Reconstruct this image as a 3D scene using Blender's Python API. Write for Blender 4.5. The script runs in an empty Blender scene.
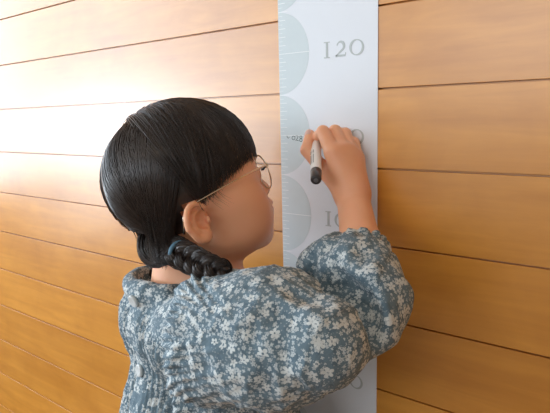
import bpy, math, random
import numpy as np
from mathutils import Vector, Matrix
random.seed(4); rng = np.random.default_rng(7)
scn = bpy.context.scene
COL = scn.collection
# ------------------------------------------------------------------ camera frame
FPX = 575.0; YAW = .6962; PIT = .1553; ROL = -.0233; D = .5728; CZ = 1.1239
CAM = np.array([0., -D, CZ])
_f = np.array([-math.sin(YAW)*math.cos(PIT), math.cos(YAW)*math.cos(PIT), -math.sin(PIT)])
_r0 = np.array([math.cos(YAW), math.sin(YAW), 0.]); _u0 = np.cross(_r0, _f)
_r = math.cos(ROL)*_r0 + math.sin(ROL)*_u0; _u = -math.sin(ROL)*_r0 + math.cos(ROL)*_u0
CM = np.stack([_r, _u, _f], 1)          # columns: right, up, forward
def W(p):                               # (right, up, depth) from the eye -> world
    return CAM + np.asarray(p, float) @ CM.T
def P(px, py, z):
    return W(((px-275)/FPX*z, (206.5-py)/FPX*z, z))
def wallpt(px, py, off=0.0):
    d = _f + _r*(px-275)/FPX - _u*(py-206.5)/FPX
    t = (D-off)/d[1]
    return CAM + d*t
cd = bpy.data.cameras.new('camera'); cam = bpy.data.objects.new('camera', cd); COL.objects.link(cam)
cd.sensor_width = 36; cd.lens = 36*FPX/550; cd.clip_start = .02
M = Matrix(((_r[0], _u[0], -_f[0], CAM[0]), (_r[1], _u[1], -_f[1], CAM[1]), (_r[2], _u[2], -_f[2], CAM[2]), (0, 0, 0, 1)))
cam.matrix_world = M; scn.camera = cam

# ------------------------------------------------------------------ helpers
def mesh_obj(name, v, f, mat, parent=None, smooth=True, base=None):
    v = np.asarray(v, float)
    if base is not None: v = v - np.asarray(base)
    me = bpy.data.meshes.new(name)
    me.vertices.add(len(v)); me.vertices.foreach_set('co', v.astype(np.float32).ravel())
    if isinstance(f, np.ndarray):
        n, k = f.shape
        me.loops.add(n*k); me.loops.foreach_set('vertex_index', f.astype(np.int32).ravel())
        me.polygons.add(n); me.polygons.foreach_set('loop_start', np.arange(0, n*k, k, dtype=np.int32))
        me.polygons.foreach_set('loop_total', np.full(n, k, dtype=np.int32))
    else:
        ls = []; st = []; tt = []
        for q in f: st.append(len(ls)); tt.append(len(q)); ls.extend(q)
        me.loops.add(len(ls)); me.loops.foreach_set('vertex_index', ls)
        me.polygons.add(len(st)); me.polygons.foreach_set('loop_start', st); me.polygons.foreach_set('loop_total', tt)
    me.update(calc_edges=True); me.validate()
    me.polygons.foreach_set('use_smooth', [bool(smooth)]*len(me.polygons))
    if isinstance(mat, (list, tuple)):
        for m in mat: me.materials.append(m)
    else: me.materials.append(mat)
    o = bpy.data.objects.new(name, me); COL.objects.link(o)
    if parent is not None: o.parent = parent
    return o
def empty(name, loc):
    o = bpy.data.objects.new(name, None); COL.objects.link(o); o.location = loc; o.empty_display_size = .05; return o
def tag(o, label=None, cat=None, group=None, kind=None):
    if label: o['label'] = label
    if cat: o['category'] = cat
    if group: o['group'] = group
    if kind: o['kind'] = kind
    return o
class MB:
    def __init__(s): s.v = []; s.f = []
    def box(s, a, b):
        n = len(s.v)
        for z in (a[2], b[2]):
            for x, y in ((a[0], a[1]), (b[0], a[1]), (b[0], b[1]), (a[0], b[1])): s.v.append((x, y, z))
        for q in ((0, 3, 2, 1), (4, 5, 6, 7), (0, 1, 5, 4), (1, 2, 6, 5), (2, 3, 7, 6), (3, 0, 4, 7)): s.f.append([n+i for i in q])
        return s
    def tube(s, pts, rad, k=8, cap=True, up=(0, 0, 1), flat=1.0):
        pts = [np.asarray(p, float) for p in pts]; n0 = len(s.v); m = len(pts)
        if not hasattr(rad, '__len__'): rad = [rad]*m
        pn = None
        for i, p in enumerate(pts):
            t = pts[min(i+1, m-1)]-pts[max(i-1, 0)]; t /= (np.linalg.norm(t)+1e-12)
            if pn is None:
                a = np.asarray(up, float)
                if abs(a @ t) > .95: a = np.array([1., 0, 0])
                pn = a
            nn = pn-(pn @ t)*t; nn /= np.linalg.norm(nn); pn = nn; b = np.cross(t, nn)
            for j in range(k):
                an = 2*math.pi*j/k
                s.v.append(tuple(p+rad[i]*(math.cos(an)*nn+flat*math.sin(an)*b)))
        for i in range(m-1):
            for j in range(k):
                a = n0+i*k+j; b2 = n0+i*k+(j+1) % k
                s.f.append([a, b2, b2+k, a+k])
        if cap:
            s.f.append([n0+j for j in range(k)][::-1]); s.f.append([n0+(m-1)*k+j for j in range(k)])
        return s
    def closed(s, pts, r, k=8):
        pts = [np.asarray(p, float) for p in pts]; n0 = len(s.v); m = len(pts); c = sum(pts)/m
        nrm = np.cross(pts[0]-c, pts[m//4]-c); nrm /= np.linalg.norm(nrm)
        for i, p in enumerate(pts):
            t = pts[(i+1) % m]-pts[i-1]; t /= np.linalg.norm(t); b = np.cross(t, nrm); b /= np.linalg.norm(b)
            for j in range(k):
                an = 2*math.pi*j/k; s.v.append(tuple(p+r*(math.cos(an)*nrm+math.sin(an)*b)))
        for i in range(m):
            for j in range(k):
                i2 = (i+1) % m; j2 = (j+1) % k
                s.f.append([n0+i*k+j, n0+i*k+j2, n0+i2*k+j2, n0+i2*k+j])
        return s
    def lathe(s, prof, o, ax, k=24):        # prof: (distance along axis, radius)
        ax = np.asarray(ax, float); ax /= np.linalg.norm(ax)
        a = np.array([1., 0, 0]) if abs(ax[0]) < .8 else np.array([0, 1., 0])
        e1 = np.cross(ax, a); e1 /= np.linalg.norm(e1); e2 = np.cross(ax, e1); n0 = len(s.v)
        for h, r in prof:
            for j in range(k):
                an = 2*math.pi*j/k; s.v.append(tuple(np.asarray(o)+ax*h+r*(math.cos(an)*e1+math.sin(an)*e2)))
        for i in range(len(prof)-1):
            for j in range(k):
                a_ = n0+i*k+j; b_ = n0+i*k+(j+1) % k; s.f.append([a_, b_, b_+k, a_+k])
        s.f.append([n0+j for j in range(k)][::-1]); s.f.append([n0+(len(prof)-1)*k+j for j in range(k)])
        return s
    def build(s, name, mat, parent=None, smooth=True, base=None): return mesh_obj(name, s.v, s.f, mat, parent, smooth, base)

# ------------------------------------------------------------------ node materials
class NT:
    def __init__(s, name):
        s.m = bpy.data.materials.new(name); s.m.use_nodes = True; s.t = s.m.node_tree; s.t.nodes.clear()
        s.out = s.t.nodes.new('ShaderNodeOutputMaterial'); s.b = s.t.nodes.new('ShaderNodeBsdfPrincipled')
        s.t.links.new(s.b.outputs[0], s.out.inputs[0])
    def n(s, kind, **kw):
        x = s.t.nodes.new('ShaderNode'+kind)
        for k, v in kw.items(): setattr(x, k, v)
        return x
    def l(s, a, b): s.t.links.new(a, b)
    def val(s, sock, v):
        if hasattr(v, 'links'): s.l(v, sock)
        else: sock.default_value = v
    def math(s, op, a, b=0.0, c=None, clamp=False):
        x = s.n('Math', operation=op, use_clamp=clamp); s.val(x.inputs[0], a); s.val(x.inputs[1], b)
        if c is not None: s.val(x.inputs[2], c)
        return x.outputs[0]
    def vm(s, op, a, b=None, sc=None):
        x = s.n('VectorMath', operation=op); s.val(x.inputs[0], a)
        if b is not None: s.val(x.inputs[1], b)
        if sc is not None: s.val(x.inputs['Scale'], sc)
        return x.outputs['Value'] if op in ('DOT_PRODUCT', 'LENGTH', 'DISTANCE') else x.outputs[0]
    def mix(s, fac, a, b):
        x = s.n('Mix', data_type='RGBA'); s.val(x.inputs[0], fac); s.val(x.inputs[6], a); s.val(x.inputs[7], b); return x.outputs[2]
    def ramp(s, fac, stops):
        x = s.n('ValToRGB'); s.l(fac, x.inputs[0]); e = x.color_ramp.elements
        while len(e) < len(stops): e.new(.5)
        for i, (p, c) in enumerate(stops): e[i].position = p; e[i].color = c
        return x.outputs[0]
    def noise(s, vec, scale, detail=3, rough=.5, dist=0):
        x = s.n('TexNoise'); s.l(vec, x.inputs['Vector']); x.inputs['Scale'].default_value = scale
        x.inputs['Detail'].default_value = detail; x.inputs['Roughness'].default_value = rough; x.inputs['Distortion'].default_value = dist
        return x.outputs[0]
    def bump(s, h, strength, dist, normal=None):
        x = s.n('Bump'); x.inputs['Strength'].default_value = strength; x.inputs['Distance'].default_value = dist
        s.l(h, x.inputs['Height'])
        if normal: s.l(normal, x.inputs['Normal'])
        return x.outputs[0]
    def coord(s): return s.n('TexCoord').outputs['Object']
    def geo(s, w='Position'): return s.n('NewGeometry').outputs[w]
def C4(r, g, b): return (r, g, b, 1)
def srgb(r, g, b):
    f = lambda c: (c/255/12.92 if c/255 < .04045 else ((c/255+.055)/1.055)**2.4)
    return (f(r), f(g), f(b), 1)
def plain(name, col, rough=.5, metal=0, spec=.5, nscale=60, var=.06, bump=0):
    t = NT(name); c = t.coord(); nz = t.noise(c, nscale, 4)
    dark = tuple(x*(1-var) for x in col[:3])+(1,); lite = tuple(min(1, x*(1+var)) for x in col[:3])+(1,)
    t.l(t.mix(nz, dark, lite), t.b.inputs['Base Color'])
    t.b.inputs['Roughness'].default_value = rough; t.b.inputs['Metallic'].default_value = metal
    t.b.inputs['Specular IOR Level'].default_value = spec
    if bump: t.l(t.bump(nz, bump, .001), t.b.inputs['Normal'])
    return t.m

PL_Z0 = 1.3282; PL_W = .0884
def wood_material():
    t = NT('maple_board'); g = t.geo()
    sp = t.n('SeparateXYZ'); t.l(g, sp.inputs[0])
    row = t.math('FLOOR', t.math('DIVIDE', t.math('SUBTRACT', sp.outputs[2], PL_Z0-20*PL_W), PL_W))
    wn = t.n('TexWhiteNoise', noise_dimensions='1D'); t.l(row, wn.inputs['W'])
    cmb = t.n('CombineXYZ'); t.l(t.math('ADD', t.math('MULTIPLY', sp.outputs[0], .10), t.math('MULTIPLY', wn.outputs[0], 37.)), cmb.inputs[0])
    t.l(sp.outputs[1], cmb.inputs[1]); t.l(sp.outputs[2], cmb.inputs[2])
    grain = t.noise(cmb.outputs[0], 55, 6, .62, .6)
    fig = t.noise(cmb.outputs[0], 16, 3, .5, 1.4)
    c2 = t.n('CombineXYZ'); t.l(t.math('ADD', sp.outputs[0], t.math('MULTIPLY', wn.outputs[0], 9.)), c2.inputs[0]); t.l(sp.outputs[2], c2.inputs[2])
    blotch = t.noise(c2.outputs[0], 9, 4, .55, .5)
    a = t.ramp(grain, [(.25, C4(.64, .265, .034)), (.75, C4(.80, .365, .058))])
    b = t.ramp(fig, [(.30, C4(.90, .86, .78)), (.62, C4(1, 1, 1))])
    cc = t.ramp(blotch, [(.30, C4(.84, .79, .68)), (.68, C4(1.0, 1.0, 1.0))])
    m1 = t.n('Mix', data_type='RGBA', blend_type='MULTIPLY'); m1.inputs[0].default_value = 1; t.l(a, m1.inputs[6]); t.l(b, m1.inputs[7])
    m2 = t.n('Mix', data_type='RGBA', blend_type='MULTIPLY'); m2.inputs[0].default_value = 1; t.l(m1.outputs[2], m2.inputs[6]); t.l(cc, m2.inputs[7])
    tone = t.ramp(wn.outputs[0], [(0, C4(.90, .88, .86)), (1, C4(1.0, 1.0, 1.0))])
    m3 = t.n('Mix', data_type='RGBA', blend_type='MULTIPLY'); m3.inputs[0].default_value = 1; t.l(m2.outputs[2], m3.inputs[6]); t.l(tone, m3.inputs[7])
    t.l(m3.outputs[2], t.b.inputs['Base Color'])
    t.b.inputs['Roughness'].default_value = WOOD_ROUGH; t.b.inputs['Specular IOR Level'].default_value = WOOD_SPEC; t.b.inputs['IOR'].default_value = 1.6
    t.l(t.bump(grain, .12, .0006), t.b.inputs['Normal'])
    return t.m
WOOD_ROUGH = .30; WOOD_SPEC = .75
MAPLE = wood_material()
PAPER = plain('chart_paper', C4(.74, .765, .80), .55, spec=.35, nscale=400, var=.01)
SAGE = plain('sage_ink', C4(.61, .675, .690), .6, spec=.3, nscale=90, var=.03)
GREYINK = plain('grey_ink', C4(.46, .49, .48), .6, nscale=200, var=.08)
WHITEINK = plain('white_ink', C4(.86, .88, .88), .6, nscale=200, var=.01)
BLACKINK = plain('black_marker_ink', C4(.03, .07, .055), .5, nscale=900, var=.2)
PLASTER = plain('white_plaster', C4(.52, .49, .44), .9, nscale=30, var=.03, bump=.1)
FLOORM = plain('oak_floor', C4(.22, .12, .06), .6, nscale=12, var=.15)

# ------------------------------------------------------------------ room
XL, XR, YB, ZC = -2.3, 1.6, -3.2, 2.4
WINF = (-1.9, .5, 1.22, 2.15)
def build_room():
    # planked wall: boards with chamfered long edges, a groove of 2 mm between them
    mb = MB(); k0 = -12; 
    g = .0010; ch = .0003; dp = .006
    for k in range(k0, 16):
        zt = PL_Z0 - k*PL_W - g; zb = PL_Z0-(k+1)*PL_W + g
        if zb > ZC or zt < 0: continue
        zt = min(zt, ZC); zb = max(zb, 0)
        prof = [(dp, zb), (ch, zb), (0, zb+ch), (0, zt-ch), (ch, zt), (dp, zt)]
        n = len(mb.v)
        for X in (XL, XR):
            for y, z in prof: mb.v.append((X, y, z))
        for i in range(5): mb.f.append([n+i+1, n+i, n+6+i, n+7+i])
        mb.f.append([n+i for i in range(6)]); mb.f.append([n+6+i for i in range(6)][::-1])
    mb.box((XL, dp, 0), (XR, dp+.05, ZC))
    o = mb.build('wall_back', MAPLE, smooth=False); tag(o, kind='structure')
    o = MB().box((XL, YB, -.05), (XR, .05, 0)).build('floor', FLOORM, smooth=False); tag(o, kind='structure')
    o = MB().box((XL, YB, ZC), (XR, .05, ZC+.05)).build('ceiling', PLASTER, smooth=False); tag(o, kind='structure')
    o = MB().box((XR, YB, 0), (XR+.05, .05, ZC)).build('wall_right', PLASTER, smooth=False); tag(o, kind='structure')
    fx0, fx1, fz0, fz1 = WINF
    o = MB().box((XL, YB-.12, 0), (fx0, YB, ZC)).box((fx1, YB-.12, 0), (XR, YB, ZC)).box((fx0, YB-.12, 0), (fx1, YB, fz0)).box((fx0, YB-.12, fz1), (fx1, YB, ZC)).build('wall_front', PLASTER, smooth=False); tag(o, kind='structure')
    m = MB(); wf = plain('white_frame', C4(.8, .8, .78), .5); a_, b_ = YB-.12, YB-.07
    m.box((fx0, a_, fz0), (fx1, b_, fz0+.03)); m.box((fx0, a_, fz1-.03), (fx1, b_, fz1)); m.box((fx0, a_, fz0+.03), (fx0+.03, b_, fz1-.03)); m.box((fx1-.03, a_, fz0+.03), (fx1, b_, fz1-.03))
    tag(m.build('window_4', wf, smooth=False), kind='structure')
    # left wall with a window and, farther back, a glazed door the daylight comes through
    X0 = XL-.12; m = MB(); y = YB
    for (y0, y1, z0, z1) in WINS[::-1]:
        m.box((X0, y, 0), (XL, y0, ZC)); m.box((X0, y0, z1), (XL, y1, ZC))
        if z0 > 0: m.box((X0, y0, 0), (XL, y1, z0))
        y = y1
    m.box((X0, y, 0), (XL, .05, ZC))
    o = m.build('wall_left', PLASTER, smooth=False); tag(o, kind='structure')
    fr = .03
    for k, (y0, y1, z0, z1) in enumerate(WINS):
        m = MB()
        m.box((X0, y0, z0), (X0+.05, y1, z0+fr)); m.box((X0, y0, z1-fr), (X0+.05, y1, z1)); m.box((X0, y0, z0+fr), (X0+.05, y0+fr, z1-fr)); m.box((X0, y1-fr, z0+fr), (X0+.05, y1, z1-fr))
        if k: ym = (y0+y1)/2; m.box((X0, ym-.02, z0+fr), (X0+.05, ym+.02, z1-fr))
        o = m.build('window_%d' % (k+1), wf, smooth=False); tag(o, kind='structure')
WINS = [(-.74, -.12, .84, 2.15), (-1.66, -.80, .60, 2.15), (-2.80, -1.72, .60, 2.15)]
WPOW = (19, 20, 18)
build_room()

# ------------------------------------------------------------------ height chart
CX0, CX1 = -.4660, -.3262
def build_chart():
    root = empty('height_chart', (CX0, -.0008, .001))
    tag(root, 'long white paper height chart with numerals and pale half circles on the wooden wall', 'height chart')
    b = (CX0, -.0008, .001)
    y1 = -.0008
    m = MB().box((CX0, y1, .001), (CX1, 0.0, 1.62)); m.build('paper_strip', PAPER, root, False, b)
    ye = y1-.00015
    for zc in [x/100 for x in range(50, 165, 10)]:
        if zc > 1.55: continue
        # half disc (decimetre bulge) with its edge on the left margin
        m = MB(); n = 36; R_ = .0495; m.v.append((CX0+.0004, ye, zc))
        for i in range(n+1):
            a = -math.pi/2+math.pi*i/n; m.v.append((CX0+.0004+math.cos(a)*R_*.93, ye, zc+math.sin(a)*R_))
        for i in range(n): m.f.append([0, i+2, i+1])
        nv = len(m.v); m.v += [(x, y1+.00002, z) for x, y, z in m.v[:nv]]
        m.f += [[1+i, 2+i, nv+2+i, nv+1+i] for i in range(n)]
        m.build('printed_half_circle', SAGE, root, False, b)
    yt = ye-.00012
    mw = MB()
    for c in range(46, 161):
        z = c/100
        L = .0105 if c % 5 else .014
        if c % 10 == 0: L = .0462
        mw.box((CX0+.0006, yt, z-.00035), (CX0+.0006+L, y1, z+.00035))
        mw.box((CX0+.0006, yt, z+.005-.0002), (CX0+.0006+.006, y1, z+.005+.0002))
    mw.build('printed_scale', WHITEINK, root, False, b)
    # numerals: old style, the one drawn like a small capital I, round thin ring for nought
    def stroke(pts, ws, m):      # flat variable-width stroke
        pts = [np.array(p, float) for p in pts]; n0 = len(m.v); k = len(pts)
        for i, p in enumerate(pts):
            t = pts[min(i+1, k-1)]-pts[max(i-1, 0)]; t /= np.linalg.norm(t); nn = np.array([-t[1], t[0]])
            for s_ in (1, -1):
                q = p+nn*ws[i]*.5*s_; m.v.append((q[0], yt, q[1]))
            for s_ in (1, -1):
                q = p+nn*ws[i]*.5*s_; m.v.append((q[0], y1, q[1]))
        for i in range(k-1):
            a = n0+4*i; m.f += [[a, a+1, a+5, a+4], [a+1, a+3, a+7, a+5], [a+2, a, a+4, a+6]]
    def g_one(m, x, z, h):
        stroke([(x, z+h*.02), (x, z+h*.98)], [.0030, .0030], m)
        for zz in (z, z+h): stroke([(x-.0042, zz), (x+.0042, zz)], [.0011, .0011], m)
    def g_zero(m, x, z, h, w=None):
        r = h/2; n = 44; w = w or r
        pts = [(x+w*math.sin(2*math.pi*i/n), z+r+r*math.cos(2*math.pi*i/n)) for i in range(n+1)]
        ws = [.0011+.0018*abs(math.sin(2*math.pi*i/n-.3))**1.5 for i in range(n+1)]
        stroke(pts, ws, m)
    def g_two(m, x, z, h):
        pts = []; ws = []
        for i in range(17):
            a = math.radians(165-200*i/16); pts.append((x+.0048*math.cos(a), z+h-.0053+.0051*math.sin(a))); ws.append(.0012+.0022*max(0, math.sin((i-3)/16*math.pi)))
        lx, lz = pts[-1]
        for i in range(1, 9):
            tt = i/8; pts.append((lx+(x-.0062-lx)*tt, lz+(z+.0008-lz)*tt)); ws.append(.0026-.0012*tt)
        stroke(pts, ws, m); stroke([(x-.0066, z+.0008), (x+.0062, z+.0008), (x+.0072, z+.0040)], [.0026, .0022, .001], m)
    def g_nine(m, x, z, h):
        g_zero(m, x, z, h*.8, h*.36); stroke([(x+h*.37, z+h*.35), (x+h*.33, z+h*.1), (x+h*.1, z-h*.15), (x-h*.25, z-h*.33)], [.003, .0027, .002, .0012], m)
    def g_eight(m, x, z, h):
        g_zero(m, x, z, h*.58, h*.33); g_zero(m, x, z+h*.56, h*.5, h*.28)
    ns = XN
    H = .0165
    for c in (150, 140, 130, 120, 110, 100, 90, 80, 70, 60):
        m = MB(); z = c/100-H/2-.0014; d = str(c)
        xs = [ns-.0203, ns-.0016, ns+.0200] if len(d) == 3 else [ns-.004, ns+.0185]
        for ch, x in zip(d, xs):
            if ch == '1': g_one(m, x, z, H*1.05)
            elif ch == '0': g_zero(m, x, z, H)
            elif ch == '2': g_two(m, x, z, H)
            elif ch == '9': g_nine(m, x, z, H)
            elif ch == '8': g_eight(m, x, z, H)
            elif ch == '3': stroke([(x-.005, z+H*.85), (x, z+H), (x+.004, z+H*.8), (x, z+H*.5), (x+.005, z+H*.2), (x+.001, z-H*.1), (x-.005, z)], [.001, .0012, .003, .001, .003, .0015, .001], m)
            elif ch == '4': stroke([(x+.003, z-H*.2), (x+.003, z+H), (x-.006, z+H*.2), (x+.007, z+H*.2)], [.003, .0025, .001, .002], m)
            elif ch == '5': stroke([(x+.005, z+H), (x-.003, z+H), (x-.0035, z+H*.5), (x+.003, z+H*.45), (x+.005, z+H*.1), (x, z-H*.2), (x-.005, z-H*.1)], [.002, .001, .001, .002, .003, .0015, .001], m)
            elif ch == '7': stroke([(x-.005, z+H*.8), (x+.005, z+H*.8), (x-.001, z-H*.3)], [.003, .001, .0028], m)
            elif ch == '6': g_zero(m, x, z, H*.7, H*.33); stroke([(x-H*.33, z+H*.35), (x-H*.2, z+H*.8), (x+H*.2, z+H*1.1)], [.003, .002, .001], m)
        m.build('printed_number', GREYINK, root, False, b)
    # handwriting in marker beside the hand: small characters reading 1 0 2 8
    m = MB(); 
    def hw(pts, w=.00075): stroke([tuple(wallpt(px-1.6, py)[[0, 2]]) for px, py in pts], [w]*len(pts), m)
    hw([(289.0, 135.6), (289.4, 137.6), (290.6, 138.2), (291.4, 137.2)])
    hw([(295.6+1.5*math.cos(a), 137.9+1.9*math.sin(a)) for a in np.linspace(0, 6.3, 14)])
    hw([(297.6, 136.2), (299.0, 135.2), (300.2, 136.6), (299.2, 138.8), (297.6, 140.4), (299.2, 140.4), (300.8, 140.6)])
    hw([(303.0+1.1*math.cos(a), 137.2+1.4*math.sin(a)) for a in np.linspace(0, 6.3, 12)]); hw([(303.0+1.3*math.cos(a), 140.2+1.5*math.sin(a)) for a in np.linspace(0, 6.3, 12)])
    tag(m.build('handwritten_mark', BLACKINK, root, False, b), 'small dark handwritten characters')
XN = wallpt(342, 50)[0]
build_chart()

# ------------------------------------------------------------------ SDF toolkit
def smin(a, b, k): 
    h = np.maximum(k-np.abs(a-b), 0)/k
    return np.minimum(a, b)-h*h*k*.25
def smax(a, b, k): return -smin(-a, -b, k)
class Field:
    def __init__(s, xs, ys, zs):
        s.ax = [np.asarray(a, np.float32) for a in (xs, ys, zs)]
        s.F = np.full((len(xs), len(ys), len(zs)), .05, np.float32)
    def sub(s, lo, hi):
        sl = []
        for a, l, h in zip(s.ax, lo, hi):
            i0 = max(0, np.searchsorted(a, l)-1); i1 = min(len(a), np.searchsorted(a, h)+1); sl.append(slice(i0, i1))
        if any(q.stop <= q.start for q in sl): return None
        X = s.ax[0][sl[0]][:, None, None]; Y = s.ax[1][sl[1]][None, :, None]; Z = s.ax[2][sl[2]][None, None, :]
        return tuple(sl), X, Y, Z
    def op(s, lo, hi, fn, k, mode):
        g = s.sub(np.asarray(lo)-k-.012, np.asarray(hi)+k+.012)
        if g is None: return
        sl, X, Y, Z = g; d = fn(X, Y, Z).astype(np.float32); A = s.F[sl]
        if mode == 'u': s.F[sl] = smin(A, d, k)
        else: s.F[sl] = smax(A, -d, k)
    def ell(s, c, r, R=None, k=.01, mode='u'):      # ellipsoid; R columns = local axes in world
        c = np.asarray(c, float); r = np.asarray(r, float); R = np.eye(3) if R is None else R
        ext = np.sqrt(((R*r[None, :])**2).sum(1))
        def fn(X, Y, Z):
            dx, dy, dz = X-c[0], Y-c[1], Z-c[2]
            q = [(dx*R[0, i]+dy*R[1, i]+dz*R[2, i]) for i in range(3)]
            k0 = np.sqrt(sum((q[i]/r[i])**2 for i in range(3)))+1e-9; k1 = np.sqrt(sum((q[i]/r[i]**2)**2 for i in range(3)))+1e-9
            return k0*(k0-1)/k1
        s.op(c-ext, c+ext, fn, k, mode)
    def cap(s, a, b, ra, rb, k=.01, mode='u'):
        a = np.asarray(a, float); b = np.asarray(b, float); ba = b-a; L2 = ba @ ba
        def fn(X, Y, Z):
            px, py, pz = X-a[0], Y-a[1], Z-a[2]
            h = np.clip((px*ba[0]+py*ba[1]+pz*ba[2])/L2, 0, 1)
            return np.sqrt((px-h*ba[0])**2+(py-h*ba[1])**2+(pz-h*ba[2])**2)-(ra+(rb-ra)*h)
        m = max(ra, rb); s.op(np.minimum(a, b)-m, np.maximum(a, b)+m, fn, k, mode)
    def chain(s, pts, rad, k=.006, mode='u'):
        for i in range(len(pts)-1): s.cap(pts[i], pts[i+1], rad[i], rad[i+1], k, mode)
    def mesh(s):
        F = s.F; ins = F < 0
        nx, ny, nz = F.shape
        c = np.zeros((nx-1, ny-1, nz-1), np.uint8)
        for i in (0, 1):
            for j in (0, 1):
                for k in (0, 1): c += ins[i:nx-1+i, j:ny-1+j, k:nz-1+k]
        act = np.argwhere((c > 0) & (c < 8))
        idx = np.full(c.shape, -1, np.int32); idx[tuple(act.T)] = np.arange(len(act)); del c
        acc = np.zeros((len(act), 3)); cnt = np.zeros(len(act))
        ax = s.ax; co = [(i, j, k) for i in (0, 1) for j in (0, 1) for k in (0, 1)]
        for a in co:
            for d in range(3):
                if a[d] == 1: continue
                b = list(a); b[d] = 1
                A = act+np.array(a); B = act+np.array(b)
                fa = F[tuple(A.T)].astype(float); fb = F[tuple(B.T)].astype(float); m = (fa < 0) != (fb < 0)
                t = np.where(m, fa/np.where(m, fa-fb, 1), 0)
                for q in range(3):
                    pa = ax[q][A[:, q]].astype(float); pb = ax[q][B[:, q]].astype(float); acc[:, q] += np.where(m, pa+(pb-pa)*t, 0)
                cnt += m
        v = acc/cnt[:, None]; faces = []
        for d in range(3):
            o1, o2 = (d+1) % 3, (d+2) % 3
            sl0 = [slice(None)]*3; sl1 = [slice(None)]*3; sl0[d] = slice(0, -1); sl1[d] = slice(1, None)
            e = np.argwhere(ins[tuple(sl0)] != ins[tuple(sl1)])
            ok = (e[:, o1] > 0) & (e[:, o2] > 0) & (e[:, o1] < F.shape[o1]-1) & (e[:, o2] < F.shape[o2]-1); e = e[ok]
            u1 = np.zeros(3, int); u1[o1] = 1; u2 = np.zeros(3, int); u2[o2] = 1
            q = np.stack([idx[tuple((e-u1-u2).T)], idx[tuple((e-u2).T)], idx[tuple(e.T)], idx[tuple((e-u1).T)]], 1)
            fl = ins[tuple(e.T)]; q[~fl] = q[~fl][:, ::-1]; faces.append(q)
        return v, np.concatenate(faces)
def vert_normals(v, f):
    n = np.zeros_like(v); a = v[f[:, 2]]-v[f[:, 0]]; b = v[f[:, 3]]-v[f[:, 1]]; fn = np.cross(a, b)
    for i in range(4): 
        for q in range(3): n[:, q] += np.bincount(f[:, i], fn[:, q], len(v))
    return n/(np.linalg.norm(n, axis=1)[:, None]+1e-12)
def relax(v, f, it=1, lam=.5):
    e = np.concatenate([f[:, [i, (i+1) % 4]] for i in range(4)]); e = np.concatenate([e, e[:, ::-1]])
    for _ in range(it):
        s_ = np.stack([np.bincount(e[:, 0], v[e[:, 1], q], len(v)) for q in range(3)], 1); c = np.bincount(e[:, 0], minlength=len(v))[:, None]
        v = v*(1-lam)+lam*s_/np.maximum(c, 1)
    return v
_tab = rng.random((32, 32, 32))
def vnoise(p):       # value noise, p (n,3)
    i = np.floor(p).astype(int); t = p-i; t = t*t*(3-2*t); i &= 31; j = (i+1) & 31
    g = lambda a, b, c: _tab[a, b, c]
    x0, y0, z0 = i.T; x1, y1, z1 = j.T; tx, ty, tz = t.T
    a = g(x0, y0, z0)*(1-tx)+g(x1, y0, z0)*tx; b = g(x0, y1, z0)*(1-tx)+g(x1, y1, z0)*tx
    c = g(x0, y0, z1)*(1-tx)+g(x1, y0, z1)*tx; d = g(x0, y1, z1)*(1-tx)+g(x1, y1, z1)*tx
    return (a*(1-ty)+b*ty)*(1-tz)+(c*(1-ty)+d*ty)*tz
def steps(*segs):    # (start, stop, step) ...
    out = []
    for a, b, h in segs:
        n = max(1, int(round((b-a)/h))); out += list(a+(b-a)*np.arange(n)/n)
    out.append(segs[-1][1]); return np.array(out)

# ------------------------------------------------------------------ pose
# head frame
PH = math.radians(22); TA = math.radians(20)
hF = CM @ np.array([math.cos(PH)*math.cos(TA), math.sin(TA), math.sin(PH)*math.cos(TA)])
hR = CM @ np.array([math.sin(PH), 0, -math.cos(PH)])
hU = np.cross(hR, hF); hL = -hR
HM = np.stack([hF, hL, hU], 1)
HO = W((-.102, -.0177, .643))
def H(x, y, z): return HO+HM @ np.array([x, y, z], float)
def Hn(p): return HO+np.asarray(p) @ HM.T
# torso frame (upright in the world)
UP = np.array([0, 0, 1.])
TAZ = math.radians(33)
tF = CM @ np.array([math.cos(TAZ), 0, math.sin(TAZ)]); tF[2] = 0; tF /= np.linalg.norm(tF)
tL = np.cross(UP, tF); TM = np.stack([tF, tL, UP], 1)
TO = P(208, 350, .68)
def T(x, y, z): return TO+TM @ np.array([x, y, z], float)
neckb = P(183, 290, .665)
shR = P(232, 312, .585); elR = P(372, 312, .534); wrR = P(353, 198, .635)
shL = T(.0, .095, .035); elL = T(.0, .14, -.10); wrL = T(.030, .145, -.225)
BASE = np.array([TO[0], TO[1], 0.])

person = empty('person', BASE)
tag(person, 'child with braided black hair in a blue grey floral dress, writing on the wall', 'person')

def skin_mat():
    t = NT('skin'); c = t.coord(); nz = t.noise(c, 22, 4); n2 = t.noise(c, 900, 2)
    col = t.mix(nz, C4(.86, .41, .235), C4(.93, .50, .305)); t.l(col, t.b.inputs['Base Color'])
    t.b.inputs['Roughness'].default_value = .48; t.b.inputs['Specular IOR Level'].default_value = .4
    t.b.inputs['Subsurface Weight'].default_value = .25; t.b.inputs['Subsurface Radius'].default_value = (1., .35, .18); t.b.inputs['Subsurface Scale'].default_value = .006
    t.l(t.bump(n2, .08, .0004), t.b.inputs['Normal'])
    return t.m
SKIN = skin_mat()
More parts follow.
